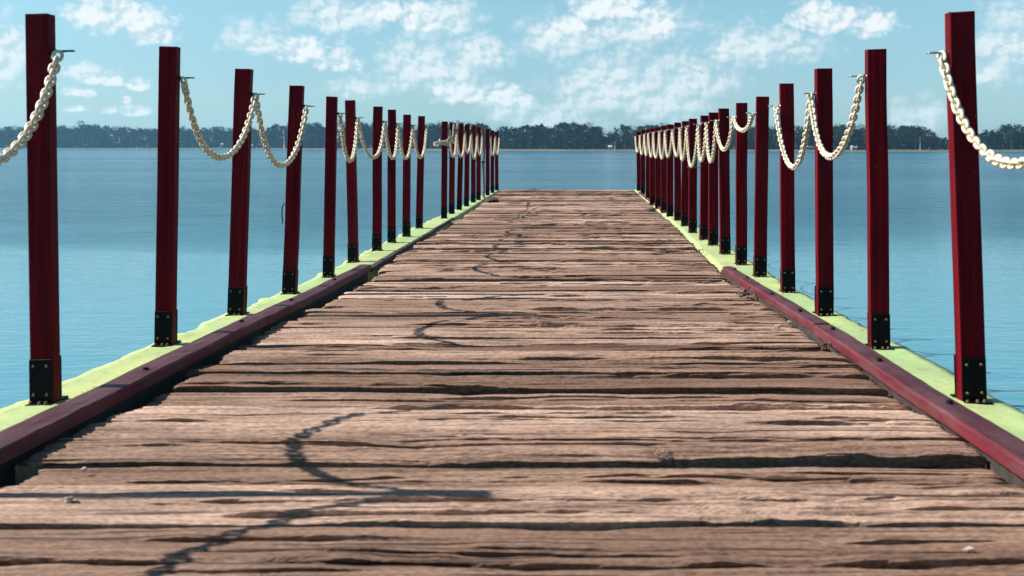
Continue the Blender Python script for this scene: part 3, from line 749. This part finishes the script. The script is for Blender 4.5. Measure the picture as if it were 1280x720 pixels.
def crown_arrays(rg, kind, n_clump, n_leaf, leaf):
    """unit-height tree crown: clumps of leaf-sized quads with gaps between them"""
    V, T = [], []
    for c in range(n_clump):
        h = rg.uniform(0, 1)
        if kind == 'slender': z = .34 + .62 * h; rad = .15 * math.sin(math.pi * min(1, .15 + .8 * h)) + .03
        elif kind == 'round': z = .22 + .72 * h; rad = .36 * math.sqrt(max(0, 1 - (2 * h - 1) ** 2)) + .03
        elif kind == 'open': z = .40 + .56 * h; rad = .30 * math.sqrt(max(0, 1 - (1.5 * h - .75) ** 2)) * (.5 + .5 * h) + .02
        elif kind == 'fill': z = .01 + .93 * h; rad = .42 * math.sqrt(max(.05, 1 - h ** 2)) + .04
        else: z = .06 + .84 * h; rad = .28 * math.sqrt(max(.02, 1 - h)) + .04
        a = rg.uniform(0, 6.283); rr = rad * math.sqrt(rg.uniform(.05, 1))
        ctr = np.array([math.cos(a) * rr, math.sin(a) * rr, z]); cs = rg.uniform(.035, .075) * (1 if kind != 'open' else .9)
        p = ctr + rg.normal(0, 1, (n_leaf, 3)) * cs * np.array([1, 1, .75])
        u = rg.normal(0, 1, (n_leaf, 3)); u /= np.linalg.norm(u, axis=1, keepdims=True); w_ = np.cross(u, rg.normal(0, 1, (n_leaf, 3))); w_ /= np.linalg.norm(w_, axis=1, keepdims=True)
        s = leaf * rg.uniform(.6, 1.3, (n_leaf, 1))
        V.append(np.stack([p - u * s, p + w_ * s * .7, p + u * s, p - w_ * s * .7], 1).reshape(-1, 3))
        T.append(np.repeat(np.clip(rg.uniform(.1, .9) + rg.normal(0, .12, n_leaf), 0, 1), 4))
    V = np.vstack(V); T = np.concatenate(T)
    k = V[:, 2].max(); V[:, 2] = np.clip(V[:, 2] / k, .02, 1)
    return V, np.arange(len(V)).reshape(-1, 4), T
def set_tone(me, T):
    a = me.attributes.new('tone', 'FLOAT', 'POINT'); a.data.foreach_set('value', T.astype(np.float32))
def trunk_mesh(rg, kind):
    lst = []
    top = {'slender': .9, 'round': .72, 'open': .8, 'bush': .5}[kind]
    n = 9; t = np.linspace(0, 1, n); w = np.cumsum(rg.normal(0, .006, (n, 2)), 0); w[0] = 0
    pts = np.stack([w[:, 0], w[:, 1], t * top], -1); V, f, _ = tube_arrays(pts, .020 * (1 - .8 * t), 6); lst.append((V, f))
    for q in range(6):
        i = rg.randint(2, 7); a = rg.uniform(0, 6.28); l = rg.uniform(.10, .26); d = np.array([math.cos(a) * .7, math.sin(a) * .7, .8])
        tt = np.linspace(0, 1, 5)[:, None]; pp = pts[i] + d * l * tt + np.array([0, 0, .05]) * tt ** 2
        V, f, _ = tube_arrays(pp, .009 * (1 - .75 * tt[:, 0]), 5); lst.append((V, f))
    return np_mesh('trunk', *join_arrays(lst))
rg = np.random.RandomState(21)
KIND = {'slender': ('slender', 26, 30, .017, 'leaf_a'), 'round': ('round', 40, 34, .019, 'leaf_b'), 'open': ('open', 30, 28, .017, 'leaf_a'), 'bush': ('bush', 26, 34, .026, 'leaf_b')}
PROTO = {}
for kd, (k_, nc, nl, lf, mm) in KIND.items():
    for v in range(3):
        V, Q, T = crown_arrays(rg, k_, nc, nl, lf); me = np_mesh('crown', V, Q, False); set_tone(me, T); me.materials.append(M[mm])
        tm = trunk_mesh(rg, kd); tm.materials.append(M['bark']); PROTO[(kd, v)] = (me, tm)
SKY_X = [-60, 0, 40, 100, 150, 200, 260, 300, 330, 365, 400, 430, 460, 500, 560, 610, 640, 680, 700, 730, 747, 756, 766, 775, 800, 830, 870, 940, 975, 1020, 1060, 1120, 1150, 1160, 1166, 1178, 1200, 1228, 1236, 1250, 1290, 1340]
SKY_Y = [157, 157, 156, 153, 157, 158, 157, 158, 156, 152, 153, 151, 152, 155, 152, 153, 158, 154, 153, 151, 151, 162, 164, 156, 157, 155, 157, 157, 156, 155, 155, 157, 154, 157, 168, 172, 172, 166, 161, 155, 155, 157]
def place(px, off): d = shore_d(px) + off; return (px - VX) / F * d, d
# the mass of the wood behind, nobody could count it
def wood():
    VV, TT = [], []
    r2 = np.random.RandomState(5)
    NW = 900
    for i in range(NW):
        px = -900 + 3100 * (i + r2.uniform(-1.5, 1.5)) / NW; off = r2.uniform(10, 80); x, d = place(px, off)
        top = float(np.interp(px, SKY_X, SKY_Y)); hh = (VY - top) * d / F + CAM_Z
        hh *= r2.uniform(.30, .60) if off < 24 else r2.uniform(.70, 1.0)
        V, Q, T = crown_arrays(r2, 'fill', 30, 26, .042)
        wd = r2.uniform(.8, 1.2); V = V * np.array([hh * wd, hh * wd, hh]) + np.array([x, d, .5])
        VV.append(V); TT.append(T)
    V = np.vstack(VV); me = np_mesh('far_wood', V, np.arange(len(V)).reshape(-1, 4), False); set_tone(me, np.concatenate(TT)); return me
tag(link('far_wood', wood(), M['leaf_b']), 'dense dark blue-green wood along the far shore', 'wood', kind='stuff')
# trees standing at the front and poking above it
EDG = [(-80, 34), (70, 198), (225, 288), (318, 355), (381, 405), (426, 433), (446, 548)]
def zone(px):
    if px < 34: return 'left of the nearest left post'
    if px < 205: return 'between nearest and second left posts'
    if px < 296: return 'between second and third left posts'
    if px < 365: return 'between third and fourth left posts'
    if px < 412: return 'between fourth and fifth left posts'
    if px < 540: return 'behind the fifth to tenth left posts'
    if px < 622: return 'behind far end of left post row'
    if px < 710: return 'beyond left half of pier end'
    if px < 800: return 'beyond right half of pier end'
    if px < 930: return 'behind far end of right post row'
    if px < 1030: return 'between sixth and third right posts'
    if px < 1095: return 'between third and second right posts'
    if px < 1198: return 'between second and nearest right posts'
    return 'right of the nearest right post'
KD = {'slender': 'slender grey-green tree', 'round': 'rounded dark tree', 'open': 'open crowned tree', 'bush': 'low bushy tree'}
CATN = {'slender': 'slender_tree', 'round': 'rounded_tree', 'open': 'open_crowned_tree', 'bush': 'bushy_tree'}
rt = random.Random(3)
px = -30.0
while px < 1312:
    d0 = shore_d(px); top = float(np.interp(px, SKY_X, SKY_Y))
    if 752 < px < 768 or 1164 < px < 1230: kd = 'bush'
    elif 1105 < px < 1164: kd = 'round'
    else: kd = rt.choices(['slender', 'round', 'open', 'bush'], [.36, .24, .28, .12])[0]
    off = rt.uniform(12, 34); x, d = place(px, off)
    h = (VY - top) * d / F + CAM_Z - 1.0
    h *= rt.uniform(.93, 1.10) if kd != 'bush' else rt.uniform(.6, .85)
    if kd == 'bush' and (752 < px < 768 or 1164 < px < 1230): h *= 1.25
    v = rt.randrange(3); cm, tm = PROTO[(kd, v)]
    t = empty(CATN[kd], (x, d, 1.0), f'{KD[kd]} on far shore {zone(px)}', 'tree', f'{KD[kd]}s on the far shore {zone(px)}')
    s = h; t.scale = (s * rt.uniform(.85, 1.15), s * rt.uniform(.9, 1.1), s); t.rotation_euler = (0, 0, rt.uniform(0, 6.28))
    link('crown', cm, None, t); link('trunk', tm, None, t)
    px += rt.uniform(7, 13)

# little buildings and poles on the far bank
def hut(px, off, w, h, dep, label, roof=True, name='white_hut'):
    x, d = place(px, off); t = empty(name, (x, d, .9), label, 'hut')
    bm = bmesh.new(); bm_box(bm, -w / 2, w / 2, -dep / 2, dep / 2, -.3, h, .03, 1); link('wall', bm_mesh('wall', bm), M['white'], t)
    bm = bmesh.new(); q = w / 2 + .25; e = dep / 2 + .2
    vs = [bm.verts.new(c_) for c_ in ((-q, -e, h + .01), (q, -e, h + .01), (q, e, h + .01), (-q, e, h + .01), (-q, 0, h + .9), (q, 0, h + .9))]
    for f in ((0, 1, 5, 4), (2, 3, 4, 5), (0, 4, 3), (1, 2, 5), (0, 3, 2, 1)): bm.faces.new([vs[i] for i in f])
    link('roof', bm_mesh('roof', bm), M['white'] if not roof else M['slate'], t)
    bm = bmesh.new(); bm_box(bm, -.35, .35, -dep / 2 - .05, -dep / 2 - .002, -.1, min(2.0, h - .2), .01, 1); link('door', bm_mesh('door', bm), M['dark'], t)
hut(277.8, 6, 1.7, 3.3, 1.7, 'tiny white hut on the far bank under the second left chain', False)
hut(762.5, 8, 1.6, 1.1, 1.6, 'tiny pale arched hut on the far bank beyond the pier end', False)
hut(315.5, 6, .9, 2.2, .9, 'tiny white kiosk on the far bank just right of the third left post', False, 'white_kiosk')
hut(1067, 12, 2.2, .9, 2.0, 'long low white shed on the far bank between the third and second right posts', False, 'white_shed')
def car(px, off, label):
    x, d = place(px, off); t = empty('parked_car', (x, d, 1.2), label, 'car', 'white cars on the far bank')
    bm = bmesh.new()
    prof = [(-2.1, .3), (2.1, .3), (2.15, .75), (1.3, .9), (.7, 1.4), (-1.1, 1.42), (-1.8, .95), (-2.15, .85)]
    a = [bm.verts.new((u, -.85, w_)) for u, w_ in prof]; b = [bm.verts.new((u, .85, w_)) for u, w_ in prof]
    bm.faces.new(a); bm.faces.new(b[::-1])
    for i in range(8): bm.faces.new((a[i], b[i], b[(i + 1) % 8], a[(i + 1) % 8]))
    bmesh.ops.recalc_face_normals(bm, faces=bm.faces[:]); link('body', bm_mesh('body', bm), M['white'], t)
    for u in (-1.3, 1.3):
        bm = bmesh.new(); bmesh.ops.create_cone(bm, cap_ends=True, segments=14, radius1=.33, radius2=.33, depth=1.8, matrix=Matrix.Rotation(math.pi / 2, 4, 'X')); bmesh.ops.translate(bm, verts=bm.verts, vec=(u, 0, .33)); link('wheel', bm_mesh('wheel', bm), M['dark'], t)
car(1013, 9, 'white car parked on the far bank between the fourth and third right posts')
car(1101, 9, 'white car parked on the far bank beside the second right post')
def pole_far(px, off, h, r, m, label, name, pen=False):
    x, d = place(px, off); t = empty(name, (x, d, .6), label, 'pole')
    link('shaft', tube_mesh('shaft', [(0, 0, 0), (0.05, 0, h * .5), (0, 0, h)], [r, r * .8, r * .5], 8), m, t)
    if pen:
        for z, s in ((h * .80, 1.3), (h * .52, 1.0)):
            bm = bmesh.new(); g = bmesh.ops.create_cone(bm, cap_ends=True, segments=4, radius1=.75 * s, radius2=.05, depth=3.2 * s)
            for v_ in bm.verts: v_.co = Vector((v_.co.x - .9, v_.co.y * .12, v_.co.z + z))
            link('pennant', bm_mesh('pennant', bm), M['white'], t)
    else:
        bm = bmesh.new(); bm_box(bm, -.5, .5, -.12, .12, h, h + .18, .02, 1); link('lamp_head', bm_mesh('lamp_head', bm), m, t)
pole_far(355.5, -3, 17.5, .55, M['teal'], 'pale teal mast with white pennants at the far shore beside the fourth left post', 'mast', True)
pole_far(1150, 5, 5.5, .13, M['white'], 'thin pale lamp pole before the trees between the second and nearest right posts', 'lamp_pole')
pole_far(768.5, 5, 3.6, .16, M['white'], 'short white lamp pole beside the pale arched hut', 'lamp_pole')

# air: even pale haze over the lake
bm = bmesh.new(); bm_box(bm, -1900, 1900, -200, 2300, -3.0, 60.0)
hz = link('haze', bm_mesh('haze', bm)); tag(hz, kind='stuff')
hm = bpy.data.materials.new('haze_air'); hm.use_nodes = True; nt = hm.node_tree; nt.nodes.remove(nt.nodes['Principled BSDF'])
pv = N(nt, 'ShaderNodeVolumePrincipled'); pv.inputs['Color'].default_value = (0.30, 0.70, 1.0, 1); pv.inputs['Density'].default_value = 0.00019; pv.inputs['Anisotropy'].default_value = 0.2
L(nt, pv.outputs[0], nt.nodes['Material Output'].inputs['Volume']); hz.data.materials.append(hm)

# ------------------------------------------------------------------ sky and sun
SUN_EL = math.radians(40.8)
w = bpy.data.worlds.new('World'); SC.world = w; w.use_nodes = True; nt = w.node_tree
bg = nt.nodes['Background']; STR = 0.05
sky = N(nt, 'ShaderNodeTexSky', sky_type='NISHITA'); sky.sun_disc = False; sky.sun_elevation = SUN_EL; sky.sun_rotation = math.radians(-90)
sky.air_density = 1.0; sky.dust_density = 0.35; sky.ozone_density = 1.6
tc = N(nt, 'ShaderNodeTexCoord'); sp = N(nt, 'ShaderNodeSeparateXYZ'); L(nt, tc.outputs['Generated'], sp.inputs[0])
az = math_(nt, 'ARCTAN2', sp.outputs[0], sp.outputs[1]); el = math_(nt, 'ARCSINE', sp.outputs[2])
trp = ramp(nt, math_(nt, 'MULTIPLY', el, 2.0, True), [(0.0, (.47, .68, .92)), (0.14, (.57, .77, .93)), (0.28, (.72, .95, .97)), (1.0, (.68, .92, 1.0))]).outputs[0]
tint = mix(nt, 1.0, sky.outputs[0], mix(nt, 1.0, trp, (1.50, 1.44, 1.34), 'MULTIPLY'), 'MULTIPLY')
uv = N(nt, 'ShaderNodeCombineXYZ'); L(nt, az, uv.inputs[0]); L(nt, el, uv.inputs[1])
# cloud puff group
g = bpy.data.node_groups.new('puff', 'ShaderNodeTree')
g.interface.new_socket('P', in_out='INPUT', socket_type='NodeSocketVector'); g.interface.new_socket('C', in_out='INPUT', socket_type='NodeSocketVector')
g.interface.new_socket('R', in_out='INPUT', socket_type='NodeSocketVector'); g.interface.new_socket('Prev', in_out='INPUT', socket_type='NodeSocketFloat')
g.interface.new_socket('Out', in_out='OUTPUT', socket_type='NodeSocketFloat')
gi = g.nodes.new('NodeGroupInput'); go = g.nodes.new('NodeGroupOutput')
def VM(op, a, b=None):
    n = g.nodes.new('ShaderNodeVectorMath'); n.operation = op
    g.links.new(a, n.inputs[0])
    if b is not None: g.links.new(b, n.inputs[1])
    return n
d_ = VM('SUBTRACT', gi.outputs['P'], gi.outputs['C']); s_ = VM('DIVIDE', d_.outputs[0], gi.outputs['R'])
# flatter undersides: below the centre the distance counts double
sx = g.nodes.new('ShaderNodeSeparateXYZ'); g.links.new(s_.outputs[0], sx.inputs[0])
m1 = g.nodes.new('ShaderNodeMath'); m1.operation = 'MULTIPLY'; g.links.new(sx.outputs[1], m1.inputs[0]); m1.inputs[1].default_value = -1.9
m2 = g.nodes.new('ShaderNodeMath'); m2.operation = 'MAXIMUM'; g.links.new(sx.outputs[1], m2.inputs[0]); g.links.new(m1.outputs[0], m2.inputs[1])
cx = g.nodes.new('ShaderNodeCombineXYZ'); g.links.new(sx.outputs[0], cx.inputs[0]); g.links.new(m2.outputs[0], cx.inputs[1])
ln = VM('LENGTH', cx.outputs[0]); su = g.nodes.new('ShaderNodeMath'); su.operation = 'SUBTRACT'; su.inputs[0].default_value = 1.0; g.links.new(ln.outputs['Value'], su.inputs[1])
mx = g.nodes.new('ShaderNodeMath'); mx.operation = 'MAXIMUM'; g.links.new(su.outputs[0], mx.inputs[0]); g.links.new(gi.outputs['Prev'], mx.inputs[1]); g.links.new(mx.outputs[0], go.inputs[0])
def ang(px, py): return math.atan((px - VX) / F), math.atan((VY - py) / math.hypot(F, px - VX))
BRIGHT = [(125, 22, 48, 30), (186, 34, 44, 28), (150, 8, 30, 20), (480, 14, 62, 20), (528, 22, 40, 26), (378, 62, 50, 24), (424, 74, 42, 22), (575, 113, 54, 26), (634, 124, 44, 24),
          (1030, 22, 62, 30), (1090, 34, 42, 24), (133, 101, 32, 11), (100, 116, 22, 8), (166, 139, 36, 8), (172, 104, 18, 14), (158, 125, 9, 6), (95, 136, 24, 6), (715, 34, 50, 26), (760, 12, 70, 26), (820, 30, 40, 30)]
FAINT = [(5, 66, 36, 60), (330, 48, 80, 32), (420, 20, 80, 40), (600, 66, 60, 34), (540, 80, 110, 60), (700, 46, 90, 40), (800, 34, 110, 44), (760, 108, 120, 62), (700, 148, 90, 34), (850, 100, 100, 50), (950, 58, 120, 40),
         (1150, 146, 56, 34), (1258, 50, 62, 60), (640, 138, 70, 26), (560, 22, 60, 40), (110, 90, 50, 16), (450, 112, 60, 20), (830, 130, 90, 40), (1230, 90, 60, 30)]
def field(lst, P, kx=1.0):
    prev = None
    for px, py, rx, ry in lst:
        n = nt.nodes.new('ShaderNodeGroup'); n.node_tree = g; u, v = ang(px, py)
        L(nt, P, n.inputs['P']); n.inputs['C'].default_value = (u, v - .15 * ry / F, 0); n.inputs['R'].default_value = (kx * rx / F, kx * 1.25 * ry / F, 1)
        if prev is None: n.inputs['Prev'].default_value = -3.0
        else: L(nt, prev, n.inputs['Prev'])
        prev = n.outputs[0]
    return prev
def cl_noise(P, sc, det, off):
    mp = N(nt, 'ShaderNodeMapping'); mp.inputs['Location'].default_value = off; mp.inputs['Scale'].default_value = (1, 1.25, 1); L(nt, P, mp.inputs[0])
    return noise(nt, mp.outputs[0], sc, det, 0.60)
fb = field(BRIGHT, uv.outputs[0], 1.06); ff = field(FAINT, uv.outputs[0])
def billow(P, off):
    mp = N(nt, 'ShaderNodeMapping'); mp.inputs['Location'].default_value = off; mp.inputs['Scale'].default_value = (1, 1.2, 1); L(nt, P, mp.inputs[0])
    # push the lookup around so that the puffs are not regular
    wn = N(nt, 'ShaderNodeTexNoise'); wn.inputs['Scale'].default_value = 30; wn.inputs['Detail'].default_value = 4; L(nt, mp.outputs[0], wn.inputs['Vector'])
    o_ = N(nt, 'ShaderNodeVectorMath', operation='SUBTRACT'); L(nt, wn.outputs['Color'], o_.inputs[0]); o_.inputs[1].default_value = (.5, .5, .5)
    sc_ = N(nt, 'ShaderNodeVectorMath', operation='SCALE'); sc_.inputs['Scale'].default_value = .018; L(nt, o_.outputs[0], sc_.inputs[0])
    ad = N(nt, 'ShaderNodeVectorMath', operation='ADD'); L(nt, mp.outputs[0], ad.inputs[0]); L(nt, sc_.outputs[0], ad.inputs[1])
    v = N(nt, 'ShaderNodeTexVoronoi'); v.voronoi_dimensions = '2D'; v.feature = 'SMOOTH_F1'; v.inputs['Scale'].default_value = 46; v.inputs['Detail'].default_value = 2.4; v.inputs['Roughness'].default_value = .55; v.inputs['Lacunarity'].default_value = 2.2; v.inputs['Smoothness'].default_value = .35
    L(nt, ad.outputs[0], v.inputs['Vector'])
    b_ = math_(nt, 'SUBTRACT', 1.0, v.outputs['Distance'])
    return math_(nt, 'ADD', math_(nt, 'MULTIPLY', b_, .68), math_(nt, 'MULTIPLY', noise(nt, ad.outputs[0], 26, 5, .55), .32))
n0 = billow(uv.outputs[0], (0, 0, 0)); n1 = billow(uv.outputs[0], (0.0040, -0.0055, 0)); nx_ = cl_noise(uv.outputs[0], 80, 7, (0, 0, 0)); nl = cl_noise(uv.outputs[0], 14, 5, (3, 1, 0))
def dens(f, n, k): return math_(nt, 'ADD', math_(nt, 'MULTIPLY', f, 1.7), math_(nt, 'MULTIPLY', math_(nt, 'SUBTRACT', n, 0.5), k))
def smooth(v, a, b, o1=1.0):
    m = N(nt, 'ShaderNodeMapRange', interpolation_type='SMOOTHSTEP'); m.inputs[1].default_value = a; m.inputs[2].default_value = b; m.inputs[4].default_value = o1; L(nt, v, m.inputs[0]); return m.outputs[0]
db = dens(fb, n0, 1.2); df = dens(ff, math_(nt, 'ADD', math_(nt, 'MULTIPLY', n0, .55), math_(nt, 'MULTIPLY', nl, .45)), 1.8)
ab = smooth(db, .0, .85, .97); af = smooth(df, .0, 1.25, .78)
# elsewhere in the sky (seen only in the water): loose fair-weather cloud
other = smooth(el, 0.20, 0.40, 1.0)
ao = math_(nt, 'MULTIPLY', math_(nt, 'MULTIPLY', other, smooth(cl_noise(uv.outputs[0], 5, 6, (7, 2, 0)), .58, .75, .5)), 0.5)
alpha = math_(nt, 'MAXIMUM', math_(nt, 'MAXIMUM', ab, af), ao)
lit = math_(nt, 'ADD', 0.70, math_(nt, 'MULTIPLY', math_(nt, 'SUBTRACT', n0, n1), 3.0), True)
ccol = mix(nt, lit, (0.30 / STR, 0.385 / STR, 0.415 / STR), (0.47 / STR, 0.495 / STR, 0.50 / STR))
L(nt, mix(nt, alpha, tint, ccol), bg.inputs[0]); bg.inputs[1].default_value = STR
sl = bpy.data.lights.new('sun', 'SUN'); sl.energy = 5.0; sl.angle = math.radians(0.5); sl.color = (1.0, 0.95, 0.88)
so = bpy.data.objects.new('sun', sl); COL.objects.link(so)
dirv = Vector((math.cos(SUN_EL), 0.0, -math.sin(SUN_EL))); so.rotation_euler = dirv.to_track_quat('-Z', 'Y').to_euler(); so.location = (-20, 0, 20)

# ------------------------------------------------------------------ camera
cd = bpy.data.cameras.new('camera'); cam = bpy.data.objects.new('camera', cd); COL.objects.link(cam); SC.camera = cam
cam.location = (0, 0, CAM_Z); cam.rotation_euler = (math.pi / 2, 0, 0)
cd.sensor_width = 36; cd.lens = F / 1280 * 36; cd.shift_x = -(VX - 640) / 1280; cd.shift_y = -(360 - VY) / 1280
cd.clip_start = .05; cd.clip_end = 6000
cd.dof.use_dof = True; cd.dof.focus_distance = 7.0; cd.dof.aperture_fstop = 5.6
SC.view_settings.view_transform = 'Standard'; SC.view_settings.look = 'None'; SC.view_settings.exposure = 1.0; SC.view_settings.gamma = 1.0
SC.view_settings.use_curve_mapping = False
SC.cycles.volume_step_rate = 1.0; SC.cycles.max_bounces = 8
